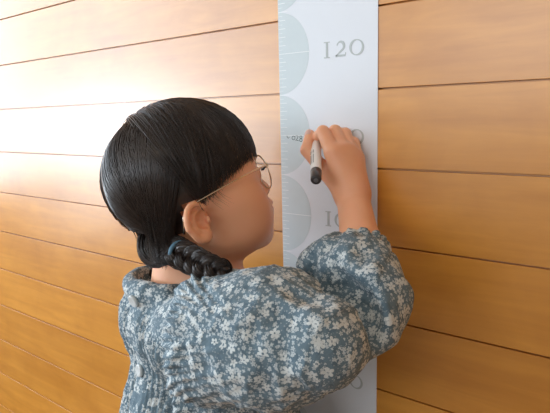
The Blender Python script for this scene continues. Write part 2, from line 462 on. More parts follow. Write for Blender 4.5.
# hand joints
HJ = dict(
 index=[P(333, 153, .633), P(323, 132, .648), P(319, 135.5, .668), P(316.5, 142, .680)],
 middle=[P(342, 150, .640), P(335, 131.5, .657), P(328, 136, .671), P(323, 144, .677)],
 ring=[P(350.5, 152.5, .646), P(345, 134, .658), P(335, 138, .665), P(331, 148, .663)],
 pinky=[P(357.5, 159, .652), P(354, 142.5, .657), P(345, 147, .659), P(341, 157, .655)],
 thumb=[P(341, 186, .636), P(322, 168, .654), P(307.0, 150, .663), P(310.0, 134.5, .677)])
def build_body():
    xs = steps((-.95, -.62, .004), (-.62, -.30, .0019), (-.30, -.20, .004)) ; 
    # bounding from the pose
    hx = [p[0] for v in HJ.values() for p in v]; hy = [p[1] for v in HJ.values() for p in v]
    hx0, hx1, hy0, hy1 = min(hx)-.015, max(hx)+.03, min(hy)-.03, max(hy)+.012
    allp = [H(-.09, 0, .05), H(.12, 0, .05), H(0, -.09, 0), H(0, .09, 0), elR, shR, shL, elL, wrL, T(-.1, -.12, 0), T(-.1, .12, 0)]
    X0 = min(p[0] for p in allp)-.05; X1 = max(p[0] for p in allp)+.06; Y0 = min(p[1] for p in allp)-.05
    Ht = H(0, 0, .05)[2]+.11
    c1 = .0021; c2 = .0012
    xs = steps((X0, hx0, c1), (hx0, hx1, c2), (hx1, max(X1, hx1+.02), c1))
    ys = steps((Y0, hy0, c1), (hy0, min(hy1, -.001), c2), (min(hy1, -.001), .03, .006))
    zs = steps((-.01, .80, .008), (.80, .93, .004), (.93, Ht, .0019))
    Fd = Field(xs, ys, zs)
    E = lambda c, r, k=.012, m='u': Fd.ell(H(*c), r, HM, k, m)
    # legs, feet, torso
    for s in (1, -1):
        Fd.chain([T(0, .055*s, -.42)*[1, 1, 0]+[0, 0, .52], T(0, .055*s, 0)*[1, 1, 0]+[0, 0, .29], T(-.012, .055*s, 0)*[1, 1, 0]+[0, 0, .05]], [.06, .038, .026], .02)
        Fd.cap(T(-.015, .055*s, 0)*[1, 1, 0]+[0, 0, .030], T(.09, .065*s, 0)*[1, 1, 0]+[0, 0, .022], .028, .022, .02)
    Fd.ell(T(0, 0, 0)*[1, 1, 0]+[0, 0, .56], (.085, .105, .10), TM, .03)
    Fd.ell(T(0, 0, -.06), (.07, .095, .20), TM, .04)
    Fd.ell(T(0, 0, .01), (.058, .088, .065), TM, .02)
    # neck
    Fd.cap(neckb-UP*.03, H(-.002, 0, -.012), .034, .034, .03)
    # head
    E((.0125, 0, .055), (.0768, .0685, .0725)); E((.040, 0, .010), (.044, .058, .060), .02)
    for s in (1, -1):
        E((.060, .032*s, -.010), (.031, .029, .029), .018)
        E((.045, .040*s, .012), (.036, .024, .03), .018)
        E((.040, .036*s, -.030), (.036, .020, .018), .02)
    E((.058, 0, -.032), (.036, .040, .026), .02)
    E((.080, 0, -.046), (.014, .017, .013), .014)
    E((.086, 0, -.016), (.017, .026, .020), .014)
    E((.079, 0, .052), (.012, .045, .022), .03)
    # sockets, eyes, lids
    for s in (1, -1):
        E((.1005, .029*s, .026), (.012, .015, .010), .012, 's')
        E((.0835, .0285*s, .0255), (.0125, .0135, .0105), .004)
        E((.0975, .029*s, .0250), (.0065, .0115, .0032), .0025, 's')
    # nose
    Fd.cap(H(.091, 0, .028), H(.1035, 0, .004), .0055, .0075, .010)
    for s in (1, -1):
        E((.0985, .0078*s, .0015), (.0055, .005, .0045), .005)
        E((.1015, .0040*s, -.0035), (.0025, .002, .002), .002, 's')
    # lips
    for s in (1, -1):
        Fd.chain([H(.1035, .001*s, -.0125), H(.1015, .009*s, -.0135), H(.095, .017*s, -.0165)], [.0034, .003, .0016], .004)
        Fd.chain([H(.1015, 0, -.0205), H(.0995, .008*s, -.0200), H(.094, .016*s, -.0172)], [.0042, .0036, .0016], .004)
        Fd.chain([H(.108, 0, -.0168), H(.1045, .009*s, -.0168), H(.0975, .018*s, -.0168)], [.0010, .0010, .0008], .002, 's')
    # ears
    for s in (1, -1):
        an = math.radians(24)
        e1 = np.array([math.cos(an), math.sin(an)*(-s), 0])   # front edge sinks into the head, back edge stands off
        e1 = np.array([math.cos(an), -s*math.sin(an)*1.0, 0]); e1 /= np.linalg.norm(e1)
        ew = HM @ e1; eu = HM @ np.array([-.10, 0, .995]); eu -= (eu @ ew)*ew; eu /= np.linalg.norm(eu); en = np.cross(ew, eu)
        if en @ (HM @ np.array([0, s, 0])) < 0: en = -en
        Re = np.stack([ew, eu, en], 1); c0 = H(-.003, .0745*s, .0025)
        loc = lambda a, b, c=0: c0+Re @ np.array([a, b, c])
        Fd.ell(loc(.003, 0, -.004), (.0155, .0185, .0065), Re, .006)
        Fd.ell(loc(.004, .001, .0035), (.0116, .0140, .0068), Re, .002, 's')
        rim = [loc(.0145*math.cos(a)*(1.0 if math.sin(a) > -.2 else .8), .0192*math.sin(a), .0030+.0015*math.sin(a)) for a in np.radians(np.linspace(38, 262, 16))]
        Fd.chain(rim, [.0031]*16, .002)
        Fd.ell(loc(.0045, -.0155, .001), (.0075, .0075, .0045), Re, .005)          # lobe
        ant = [loc(.006, .011, .001), loc(-.003, .009, .0015), loc(-.0065, .002, .0018), loc(-.005, -.006, .0015), loc(.001, -.010, .001)]
        Fd.chain(ant, [.0016, .0024, .0026, .0026, .0022], .003)
        Fd.ell(loc(.0115, -.001, .003), (.0032, .0045, .0030), Re, .003)          # tragus
        Fd.ell(loc(.0050, -.001, .0010), (.0048, .0052, .0060), Re, .0015, 's')    # concha
    # right arm
    mid = elR+(wrR-elR)*.5
    Fd.chain([shR, elR], [.028, .021], .02); Fd.chain([elR, mid, wrR], [.0210, .0212, .0178], .012)
    # hand
    palmc = (HJ['index'][0]+HJ['pinky'][0]+wrR*1.0)/3
    a, b_, c_, d_ = [HJ[n][0] for n in ('index', 'middle', 'ring', 'pinky')]
    for q, r1 in ((a, .0105), (b_, .0108), (c_, .0102), (d_, .0092)):
        st = wrR+(q-wrR)*.12; Fd.cap(st, q, .0150, r1*.94, .010)
    Fd.cap(wrR+(a-wrR)*.2, HJ['thumb'][1], .013, .0085, .012)
    for n, rr in (('index', (.0094, .0074, .0064, .0056)), ('middle', (.0094, .0076, .0066, .0056)), ('ring', (.0088, .0072, .0060, .0052)), ('pinky', (.0078, .0062, .0054, .0046))):
        Fd.chain(HJ[n], rr, .0022)
    Fd.chain(HJ['thumb'], (.0120, .0086, .0074, .0060), .003)
    # left arm and a resting half-open hand under the sleeve
    Fd.chain([shL, elL, wrL], [.026, .022, .018], .015)
    dv = (wrL-elL)/np.linalg.norm(wrL-elL); sd = np.cross(dv, UP); sd /= np.linalg.norm(sd)
    pc = wrL+dv*.045; Fd.cap(wrL, pc, .017, .018, .01); Fd.cap(wrL+sd*-.006, pc+sd*.012, .014, .014, .01); Fd.cap(wrL, pc-sd*.012, .014, .014, .01)
    for i in range(4):
        q = pc+sd*(.018-.012*i); L = (.026, .030, .028, .022)[i]
        Fd.chain([q, q+dv*L-UP*.004, q+dv*(L*1.5)-UP*.016, q+dv*(L*1.6)-UP*.030], [.0075, .0068, .006, .0052], .002)
    Fd.chain([wrL+sd*.018, pc+sd*.034-UP*.01, pc+sd*.036+dv*.022-UP*.016], [.009, .0085, .007], .004)
    v, f = Fd.mesh(); v = relax(v, f, 2, .5)
    # creases over the knuckles and wrist
    n = vert_normals(v, f)
    return mesh_obj('body', v, f, SKIN, person, True, BASE)
body = build_body()

# ------------------------------------------------------------------ dress
def cloth_mat():
    t = NT('floral_cotton'); p = t.coord(); N = t.geo('Normal')
    bn = t.n('VectorTransform', vector_type='NORMAL', convert_from='WORLD', convert_to='OBJECT'); 
    # a tangent basis from the smooth normal, so that each blossom lies in the cloth
    ref = (.31, .52, .79)
    t1 = t.vm('NORMALIZE', t.vm('CROSS_PRODUCT', N, ref)); t2 = t.vm('CROSS_PRODUCT', N, t1)
    def flowers(scale, off, R, petals, hmax, hollow, dens, core=True):
        vv = t.vm('SCALE', t.vm('ADD', p, off), sc=scale)
        vo = t.n('TexVoronoi', voronoi_dimensions='3D', feature='F1'); t.l(vv, vo.inputs['Vector']); vo.inputs['Scale'].default_value = 1; vo.inputs['Randomness'].default_value = .75
        rel = t.vm('SUBTRACT', vv, vo.outputs['Position'])
        hgt = t.math('ABSOLUTE', t.vm('DOT_PRODUCT', rel, N))
        a = t.vm('DOT_PRODUCT', rel, t1); b = t.vm('DOT_PRODUCT', rel, t2)
        r = t.math('SQRT', t.math('ADD', t.math('MULTIPLY', a, a), t.math('MULTIPLY', b, b)))
        rc = t.n('SeparateColor'); t.l(vo.outputs['Color'], rc.inputs[0])
        th = t.math('ADD', t.math('ARCTAN2', a, b), t.math('MULTIPLY', rc.outputs[0], 6.283))
        pet = t.math('ABSOLUTE', t.math('COSINE', t.math('MULTIPLY', th, petals/2)))
        edge = t.math('MULTIPLY', t.math('ADD', .34, t.math('MULTIPLY', t.math('POWER', pet, .8), .66)), t.math('MULTIPLY', R, t.math('ADD', .75, t.math('MULTIPLY', rc.outputs[1], .35))))
        m = t.math('LESS_THAN', r, edge)
        m = t.math('MULTIPLY', m, t.math('LESS_THAN', hgt, hmax))
        m = t.math('MULTIPLY', m, t.math('LESS_THAN', rc.outputs[2], dens))
        if core:
            c = t.math('LESS_THAN', r, t.math('MULTIPLY', R, hollow)); m = t.math('MULTIPLY', m, t.math('SUBTRACT', 1, c))
            # dark lines between the petals near the middle
        return m
    big = t.math('MAXIMUM', flowers(80, (0, 0, 0), .40, 5, .36, .17, .52), flowers(88, (3.1, 1.7, .9), .37, 5, .32, .17, .42))
    small = t.math('MAXIMUM', flowers(165, (1.3, 2.2, .4), .38, 5, .40, .16, .80), flowers(235, (.7, 5.2, 2.4), .36, 4, .40, 0, .8, False))
    cl = t.noise(p, 38, 2)                                        # small sprays come in drifts
    small = t.math('MULTIPLY', small, t.math('GREATER_THAN', cl, .40))
    dots = flowers(420, (2.3, 1.2, 3.4), .30, 3, .4, 0, .50, False)
    leaf = flowers(95, (5.3, 3.2, 1.4), .42, 2, .6, 0, .55, False)
    wv = t.noise(p, 1400, 2)
    fade = t.noise(p, 24, 3)
    base = t.mix(fade, C4(.105, .165, .205), C4(.150, .220, .265))
    c = t.mix(t.math('MULTIPLY', leaf, .7), base, C4(.085, .140, .185))
    c = t.mix(t.math('MULTIPLY', dots, .55), c, C4(.48, .52, .52))
    c = t.mix(t.math('MULTIPLY', small, .80), c, C4(.58, .63, .64))
    c = t.mix(t.math('MULTIPLY', big, .88), c, C4(.68, .72, .71))
    c = t.mix(t.math('MULTIPLY', wv, .18), c, C4(.20, .25, .28))
    t.l(c, t.b.inputs['Base Color']); t.b.inputs['Roughness'].default_value = .85; t.b.inputs['Specular IOR Level'].default_value = .2
    t.b.inputs['Sheen Weight'].default_value = .1
    cr = t.noise(p, 150, 4, .6, .8); b1 = t.bump(cr, .55, .0022); b2 = t.bump(wv, .2, .0004, b1); t.l(b2, t.b.inputs['Normal'])
    return t.m
CLOTH = cloth_mat()
def build_dress():
    allp = [elR, shR, shL, elL, wrL, T(-.13, -.16, 0), T(.14, .16, 0), P(410, 300, .5), P(350, 240, .6), wrR]
    X0 = min(p[0] for p in allp)-.08; X1 = max(p[0] for p in allp)+.08; Y0 = min(p[1] for p in allp)-.10; Y1 = min(-.004, max(p[1] for p in allp)+.05)
    zt = P(200, 232, .56)[2]
    h = .0021
    Fd = Field(steps((X0, X1, h)), steps((Y0, Y1, h)), steps((.40, .80, .008), (.80, .90, .004), (.90, zt, h)))
    # bodice and gathered skirt
    Fd.ell(T(.0, 0, -.03), (.080, .108, .115), TM, .02)
    Fd.ell(T(.0, 0, .035), (.074, .100, .062), TM, .03)
    for zz, rf, rl, bx in ((-.10, .099, .118, -.003), (-.18, .102, .130, -.010), (-.27, .118, .150, -.026), (-.36, .13, .165, -.040)):
        Fd.ell(T(bx, 0, zz), (rf, rl, .085), TM, .05)
    # right sleeve, upper-arm balloon
    Fd.ell(P(205, 338, .585), (.056, .052, .060), CM, .03)
    Fd.chain([P(222, 337, .560), P(275, 337, .515), P(322, 344, .472)], [.064, .058, .037], .012)
    Fd.ell(P(282, 350, .512), (.050, .040, .045), CM, .02)
    # elbow and forearm puff, lying behind the upper balloon
    Fd.chain([P(366, 320, .505), P(371, 300, .528), P(358, 281, .552), P(347, 268, .574)], [.0295, .0360, .0400, .0340], .006)
    Fd.cap(P(330, 340, .490), P(366, 322, .508), .032, .028, .010)
    Fd.chain([P(312, 264, .580), P(330, 256, .570), P(356, 257, .563), P(379, 268, .560)], [.0140, .0155, .0165, .015], .010)   # gathered mouth
    # hollow at the inner elbow between the two balloons
    Fd.chain([P(320, 281, .532), P(337, 288, .516), P(351, 300, .502), P(363, 318, .488), P(374, 340, .474)], [.008, .016, .019, .0155, .007], .010, 's')
    Fd.cap(elR, elR+(wrR-elR)*.50, .0250, .0256, .004); Fd.cap(shR, elR, .0305, .0228, .004)
    # sleeve mouth
    ax = (wrR-elR)/np.linalg.norm(wrR-elR); mth = elR+ax*.092
    Fd.cap(mth-ax*.004, mth+ax*.09, .0235, .026, .004, 's')
    # left sleeve
    Fd.ell(T(-.005, .118, .015), (.058, .050, .062), TM, .03)
    Fd.chain([T(.0, .125, .0), T(.006, .135, -.09)], [.055, .048], .02)
    Fd.chain([elL, T(.012, .147, -.175)], [.044, .034], .02)
    axl = (wrL-elL)/np.linalg.norm(wrL-elL); Fd.cap(wrL-axl*.03, wrL+axl*.08, .021, .026, .004, 's')
    # neck opening
    rc = P(172, 284, .662); rcZ = rc[2]
    ringp = [rc+tF*.044*math.cos(a)+tL*.052*math.sin(a)-UP*.004*math.cos(a) for a in np.linspace(0, 2*math.pi, 25)]
    Fd.ell(rc-UP*.036, (.054, .068, .038), TM, .03)
    Fd.chain(ringp, [.0024]*25, .020)
    Fd.ell(rc+UP*.006, (.041, .049, .026), TM, .003, 's')
    v, f = Fd.mesh(); v = relax(v, f, 2, .5); n = vert_normals(v, f)
    q = (v-TO) @ TM                                # torso coordinates
    ang = np.arctan2(q[:, 1], -q[:, 0])            # 0 at the middle of the back
    disp = np.zeros(len(v))
    # distance to the right-sleeve armhole seam
    seam = [P(196, 272, .60), P(176, 290, .595), P(164, 312, .600), P(160, 340, .605), P(164, 375, .61), P(172, 410, .615)]
    sd = np.full(len(v), 9.); sp = np.zeros(len(v))
    acc = 0
    for a, b in zip(seam[:-1], seam[1:]):
        ba = b-a; L = np.linalg.norm(ba); hh = np.clip(((v-a) @ ba)/L**2, 0, 1); dd = np.linalg.norm(v-a-hh[:, None]*ba, axis=1)
        m = dd < sd; sp[m] = acc+hh[m]*L; sd[m] = dd[m]; acc += L
    cc = (v-CAM) @ CM; px = 275+FPX*cc[:, 0]/cc[:, 2]
    seamx = np.interp(206.5-FPX*cc[:, 1]/cc[:, 2], [272, 290, 312, 340, 375, 410], [196, 176, 164, 160, 164, 172])
    sleeve = 1/(1+np.exp(-(px-seamx)/1.2)) * (sd < .2)
    near = cc[:, 2] < .70
    # vertical pleats across the yoke of the back
    zc_ = cc[:, 2]; sx_ = (px-275)/FPX; sy_ = cc[:, 1]/zc_
    S2 = [(196, 270), (176, 288), (164, 312), (159, 340), (163, 375), (172, 413), (180, 450)]; acc = 0; sd[:] = 9
    for a, b in zip(S2[:-1], S2[1:]):
        a = np.array([(a[0]-275)/FPX, (206.5-a[1])/FPX]); b = np.array([(b[0]-275)/FPX, (206.5-b[1])/FPX]); ba = b-a; L = np.linalg.norm(ba)
        hh = np.clip(((sx_-a[0])*ba[0]+(sy_-a[1])*ba[1])/L**2, 0, 1); dd = np.hypot(sx_-a[0]-hh*ba[0], sy_-a[1]-hh*ba[1])*zc_
        m = dd < sd; sp[m] = acc+hh[m]*L*.6; sd[m] = dd[m]; acc += L*.6
    near = (zc_ < .67) & ((n @ _f) < .1)
    topf = np.clip((rcZ-.012-v[:, 2])/.012, 0, 1)
    wyo = np.clip((.33*0+1.5-np.abs(ang))/.4, 0, 1)*np.clip((np.abs(q[:, 1]+.005)-.0125)/.003, 0, 1)*(1-sleeve*near)
    disp += topf*wyo*.0024*np.sin(q[:, 1]*2*math.pi/.0078+1.5*vnoise(v*25))
    # placket: a raised flat band down the middle of the back
    disp += .0016*(np.abs(q[:, 1]+.005) < .0115)*(q[:, 0] < -.02)
    # gathers fanning out of the armhole
    g = sleeve*near*np.exp(-np.maximum(sd-.004, 0)/.022)
    disp += g*.0036*np.sin(sp*2*math.pi/.0095+4*vnoise(v*40))
    disp -= .0050*np.exp(-(sd/.0040)**2)*near
    # gathers running off the sleeve mouth
    mo = (v-mth) @ ax; rad = v-mth-mo[:, None]*ax; e1 = np.cross(ax, UP); e1 /= np.linalg.norm(e1); e2 = np.cross(ax, e1)
    ma = np.arctan2(rad @ e1, rad @ e2); rr = np.linalg.norm(rad, axis=1)
    g = np.exp(-np.abs(mo+.0)/.026)*(rr < .085)
    disp += g*(.0032*np.sin(ma*13+7*vnoise(v*32))+.0012*np.sin(ma*27+5*vnoise(v*50)))
    # soft crumple everywhere, stronger on the sleeves
    w1 = 1-np.abs(2*vnoise(v*38+3)-1)*2; w2 = 1-np.abs(2*vnoise(v*85+11)-1)*2
    st = v @ (CM @ np.array([.5, .85, .1])); 
    vs = v.copy(); vs = vs*60; vs[:, 2] *= .45; w3 = 1-np.abs(2*vnoise(vs)-1)*2
    disp += (.0020*w1+.0012*w2+.0010*w3)*(.5+.8*sleeve)
    skirt = np.clip((-.10-q[:, 2])/.1, 0, 1); disp += skirt*.006*np.sin(ang*17+2*vnoise(v*12))
    v = v+n*disp[:, None]
    v[:, 1] = np.minimum(v[:, 1], -.002)
    v = relax(v, f, 1, .35)
    o = mesh_obj('dress', v, f, CLOTH, person, True, BASE)
    tag(o, 'blue grey cotton dress with white blossom print')
    # neckline binding
    return o, v, n
dress, DV, DN = build_dress()
SHELL = plain('shell_button', C4(.62, .66, .66), .3, spec=.6, nscale=300, var=.08)
def surf(px, py, rad=.004):      # nearest dress vertex in front of a picture point
    c = (DV-CAM) @ CM; x = 275+FPX*c[:, 0]/c[:, 2]; y = 206.5-FPX*c[:, 1]/c[:, 2]
    m = np.where((x-px)**2+(y-py)**2 < 9)[0]; i = m[np.argmin(c[m, 2])]
    return DV[i]
def build_buttons():
    for zz in BTN_Z:
        m = np.where((np.abs((DV-TO) @ tL+.005) < .004) & (np.abs(DV[:, 2]-zz) < .003) & (((DV-TO) @ tF) < -.055))[0]; m = m[np.argsort((DV[m]-TO) @ tF)[:12]]
        p = DV[m].mean(0)
        nrm = DN[m].mean(0); nrm /= np.linalg.norm(nrm)
        mb = MB().lathe([(-.0014, .0066), (.0008, .0072), (.0020, .0070), (.0026, .0060), (.0022, .0048), (.0020, .001)], p+nrm*.0014, nrm, 28)
        e = np.cross(nrm, UP); e /= np.linalg.norm(e)
        mb.build('button', SHELL, dress, True, BASE)
        th = MB(); th.tube([p+nrm*.0034+e*.0012, p+nrm*.0034-e*.0012], .0005, 6)
BTN_Z = (P(131, 299, .62)[2], P(130, 375, .62)[2])
build_buttons()

# ------------------------------------------------------------------ hair
def hair_mat():
    t = NT('dark_hair'); c = t.coord(); nz = t.noise(c, 260, 3)
    t.l(t.mix(nz, C4(.010, .007, .006), C4(.046, .033, .028)), t.b.inputs['Base Color'])
    t.b.inputs['Roughness'].default_value = .31; t.b.inputs['Specular IOR Level'].default_value = .6
    return t.m
HAIR = hair_mat()
HC = np.array([.0120, 0, .055]); HR_ = np.array([.0838, .0735, .0775])
def shell_pt(d, k=1.0):
    d = np.asarray(d, float); return HC+d/math.sqrt(((d/HR_)**2).sum())*k
def edge_z(p):        # lower limit of loose hair (head frame) on the flanks
    return 0
def dirto(p): d = np.asarray(p, float)-HC; return d/np.linalg.norm(d)
def slerp(a, b, t):
    w = math.acos(max(-1, min(1, float(a @ b))))
    if w < 1e-4: return a
    return (math.sin((1-t)*w)*a+math.sin(t*w)*b)/math.sin(w)
GN = np.array([-.041, -.046, -.020])       # where the near braid begins
GF = GN*[1, -1, 1]
def strands():
    out = []
    R = random
    def fringe_end(s):        # s 0 centre of the forehead .. 1 above the ear
        a = [(.0, (.099, 0, .048)), (.34, (.097, -.030, .048)), (.55, (.082, -.051, .046)), (.75, (.054, -.067, .039)), (1., (.006, -.0755, .018))]
        for (s0, p0), (s1, p1) in zip(a[:-1], a[1:]):
            if s <= s1: u = (s-s0)/(s1-s0); return np.array(p0)*(1-u)+np.array(p1)*u
        return np.array(a[-1][1])
    # fringe, both sides of the forehead
    for i in range(3300):
        sg = R.choice((-1, 1)); s = R.random()
        e = fringe_end(s)+np.array([0, 0, R.gauss(0, .0022)-.001]); e[1] *= sg; e[1] = e[1]
        st = np.array([R.uniform(-.015, .030), (.002+.03*s*R.random())*sg, .13]); 
        d0 = dirto(st); d1 = dirto(e); lay = R.uniform(.975, 1.035)
        n = 14; pts = []
        for k in range(n):
            t_ = k/(n-1); d = slerp(d0, d1, t_); bulge = .968+(lay-.968)*min(1, t_*4)+.010*math.sin(t_*math.pi)
            p = shell_pt(d, bulge)
            w_ = max(0, (t_-.15)/.85); w_ = w_*w_*(3-2*w_)
            q = e+(np.array([-.004, 0, .0]))*(1-t_)+(lay-1)*.05*(e-HC)
            p = p+(q-shell_pt(d1, bulge))*w_
            p = p+np.array([.012, 0, -.002])*math.sin(t_*math.pi)*(1-s)*.8
            pts.append(p)
        out.append((pts, .00042, sg))
    # sides and back, combed into the two gathers
    for i in range(5600):
        sg = R.choice((-1, -1, 1)); 
        u = R.random(); th = -.25+u*2.35     # along the middle line: crown ... nape
        st = HC+np.array([-math.sin(th)*.08, 0, math.cos(th)*.08]); st[1] = -.001*(-sg)*-1
        # start a little off the parting on its own side
        st[1] = sg*R.uniform(.0015, .010)
        crown = R.random() < .62
        if crown:
            st = HC+np.array([R.uniform(-.030, .030), sg*R.uniform(.001, .024), .07])
        g = (GN if sg < 0 else GF)+np.array([R.gauss(0, .0035), R.gauss(0, .0035), R.gauss(0, .004)])
        d0 = dirto(st); d1 = dirto(g)
        # pull the path outwards over the ear for strands that start near the front
        via = dirto(np.array([-.012-.06*u, sg*(-1)*-.075*1.0, .050-.02*u])) 
        if crown: vx = R.uniform(-.065, .030); via = dirto(np.array([vx, sg*.075, .050+.01*R.random()])); u = 0
        lay = R.uniform(.972, 1.03); n = 16; pts = []
        for k in range(n):
            t_ = k/(n-1)
            d = slerp(d0, d1, t_); w = math.sin(t_*math.pi)*.42*(1-.4*u); d = slerp(d, via, w*.8)
            p = shell_pt(d, .968+(lay-.968)*min(1, t_*4)+.012*math.sin(t_*math.pi))
            if t_ > .72: q = (t_-.72)/.28; q = q*q*(3-2*q); p = p*(1-q)+g*q
            pts.append(p)
        out.append((pts, .00042, sg))
    # baby hairs before the ear
    for i in range(24):
        sg = R.choice((-1, 1)); x0 = R.uniform(.014, .030); p0 = np.array([x0, sg*.0705, .030]); L = R.uniform(.012, .030)
        pts = [p0+np.array([.010*t_*t_+.004*t_, -sg*.0022*t_-sg*.001, -L*t_]) for t_ in np.linspace(0, 1, 7)]
        out.append((pts, .00010, sg))
    return out
def strands_mesh(name, sts, tw=HM, o=HO, sides=3):
    V = []; Fc = []; n0 = 0
    for pts, r, sg in sts:
        p = np.array(pts); m = len(p); tan = np.gradient(p, axis=0); tan /= np.linalg.norm(tan, axis=1)[:, None]+1e-9
        out = p-HC; out -= (out*tan).sum(1)[:, None]*tan; out /= np.linalg.norm(out, axis=1)[:, None]+1e-9; b = np.cross(tan, out)
        rr = r*np.minimum(1, np.linspace(1.3, .25, m)); 
        ring = [p+rr[:, None]*(math.cos(a)*out+math.sin(a)*b*1.6) for a in np.arange(sides)*2*math.pi/sides]
        V.append(np.stack(ring, 1).reshape(-1, 3))
        i = np.arange(m-1)[:, None]*sides; j = np.arange(sides)[None, :]; j2 = (j+1) % sides
        q = np.stack([i+j, i+j2, i+j2+sides, i+j+sides], -1).reshape(-1, 4)+n0; Fc.append(q); n0 += m*sides
    v = np.concatenate(V); v = o+v @ tw.T
    return mesh_obj(name, v, np.concatenate(Fc), HAIR, person, True, BASE)
def build_hair():
    # scalp-hugging under layer
    n, m = 96, 64; v = []; idx = {}
    f = []
    def keep(p):
        x, y, z = p
        if z < -.012: return False
        if z > .052: return True
        if z > .024: return x < (z-.024)/.028*.084-.004 or x < .02
        return x < -.010
    grid = []
    for i in range(m+1):
        row = []
        for j in range(n):
            th = math.pi*i/m; ph = 2*math.pi*j/n
            d = np.array([math.sin(th)*math.cos(ph), math.sin(th)*math.sin(ph), math.cos(th)]); p = shell_pt(d, .975); row.append(p)
        grid.append(row)
    pid = {}
    def vid(i, j):
        k = (i, j % n)
        if k not in pid: pid[k] = len(v); v.append(grid[i][j % n])
        return pid[k]
    for i in range(m):
        for j in range(n):
            c = (grid[i][j]+grid[i+1][(j+1) % n])/2
            if keep(c): f.append([vid(i, j), vid(i+1, j), vid(i+1, j+1), vid(i, j+1)])
    a = np.array(f); vv = HO+np.array(v) @ HM.T
    cap_ = (vv, a)
    st = strands()
    o = strands_mesh('hair', st)
    # merge the under layer into the same mesh
    me = o.data; nv = len(me.vertices); oldv = np.zeros(nv*3, np.float32); me.vertices.foreach_get('co', oldv); oldv = oldv.reshape(-1, 3)
    lf = np.zeros(len(me.loops), np.int32); me.loops.foreach_get('vertex_index', lf); oldf = lf.reshape(-1, 4)
    bpy.data.objects.remove(o)
    V = np.concatenate([oldv, vv-BASE]); Fq = np.concatenate([oldf, a+nv])
    o = mesh_obj('hair', V, Fq, HAIR, person); tag(o, 'glossy black hair cut in a fringe'); return o
build_hair()
def build_braid(name, path, sg, r0=.0105, turns=2.6, label=None):
    # three plaited locks, each of many fine fibres round a core
    path = [np.asarray(p) for p in path]
    def at(t):       # Catmull-Rom
        k = len(path)-1; x = t*k; i = min(int(x), k-1); u = x-i
        g = lambda j: path[min(max(j, 0), k)]
        a, b, c, d = g(i-1), g(i), g(i+1), g(i+2)
        return .5*((2*b)+(c-a)*u+(2*a-5*b+4*c-d)*u*u+(3*b-a-3*c+d)*u**3)
    N = 60; ts = np.linspace(0, 1, N); c = np.array([at(t) for t in ts]); tan = np.gradient(c, axis=0); tan /= np.linalg.norm(tan, axis=1)[:, None]
    nn = [];  a = hR*(-sg)*-1
    a = hR if sg < 0 else hL
    for i in range(N):
        a = a-(a @ tan[i])*tan[i]; a = a/np.linalg.norm(a); nn.append(a)
    nn = np.array(nn); bb = np.cross(tan, nn); mb = MB()
    for k in range(3):
        ph = 2*math.pi*k/3
        th = ts*turns*2*math.pi+ph; rr = r0*(1-.35*ts**2)
        cen = c+bb*(rr*np.sin(th))[:, None]*.95+nn*(rr*.55*np.sin(2*th))[:, None]
        lr = rr*.62
        mb.tube(cen, list(lr*.86), 10)
        for j in range(34):
            al = 2*math.pi*j/34+random.uniform(-.1, .1); rj = random.uniform(.82, 1.08); tw_ = random.uniform(-.5, .5)
            tt = np.gradient(cen, axis=0); tt /= np.linalg.norm(tt, axis=1)[:, None]
            e1 = np.cross(tt, nn); e1 /= np.linalg.norm(e1, axis=1)[:, None]+1e-9; e2 = np.cross(tt, e1)
            A = al+tw_*ts*3
            pts = cen+(np.cos(A)*lr*rj)[:, None]*e1+(np.sin(A)*lr*rj)[:, None]*e2
            mb.tube(pts, .00045, 3, False)
    o = mb.build(name, HAIR, person, True, BASE)
    # loose tuft at the end
    return o, c, bb, nn, tan
near_path = [P(163, 246, .604), P(175, 251, .588), P(192, 260, .566), P(208, 267, .546), P(226, 272, .540)]
build_braid('braid', near_path, -1)
far = [H(-.040, .046, -.018), P(160, 255, .700), P(155, 270, .704), P(150, 284, .706), P(146, 298, .706)]
build_braid('braid', far, 1, .0085)
def build_gather():
    # looped twists of hair at the nape, and the small tie
    mb = MB()
    for (ctl, rad, cnt) in (([P(150, 224, .628), P(147, 240, .616), P(149, 252, .606), P(157, 257, .598), P(165, 252, .590), P(173, 247, .586)], .0100, 420),
                            ([P(160, 230, .612), P(154, 243, .600), P(160, 257, .592), P(172, 254, .586)], .0085, 300)):
        k = len(ctl)-1
        def at(t):
            x = t*k; i = min(int(x), k-1); u = x-i; g = lambda j: ctl[min(max(j, 0), k)]
            a, b, c, d = g(i-1), g(i), g(i+1), g(i+2)
            return .5*((2*b)+(c-a)*u+(2*a-5*b+4*c-d)*u*u+(3*b-a-3*c+d)*u**3)
        N = 22; ts = np.linspace(0, 1, N); c = np.array([at(t) for t in ts]); tan = np.gradient(c, axis=0); tan /= np.linalg.norm(tan, axis=1)[:, None]
        e1 = np.cross(tan, _f); e1 /= np.linalg.norm(e1, axis=1)[:, None]; e2 = np.cross(tan, e1)
        prof = rad*(.75+.35*np.sin(ts*math.pi))
        mb.tube(c, list(prof*.80), 14)
        for j in range(cnt):
            A = random.uniform(0, 6.28)+ts*random.uniform(-1.4, 1.4); r = prof*random.uniform(.78, 1.06)
            mb.tube(c+(np.cos(A)*r)[:, None]*e1+(np.sin(A)*r)[:, None]*e2, .00045, 3, False)
    mb.build('hair_twist', HAIR, person, True, BASE)
    TIE = plain('blue_elastic', C4(.10, .22, .32), .6)
    m = MB(); c = P(181, 241, .583); t_ = P(192, 260, .566)-P(175, 251, .588); t_ /= np.linalg.norm(t_)
    e1 = np.cross(t_, UP); e1 /= np.linalg.norm(e1); e2 = np.cross(t_, e1)
    c = P(179, 252, .583)
    m.closed([c+.0105*(math.cos(a)*e1+math.sin(a)*e2) for a in np.linspace(0, 2*math.pi, 24, endpoint=False)], .0022, 8)
    m.build('hair_tie', TIE, person, True, BASE)
build_gather()

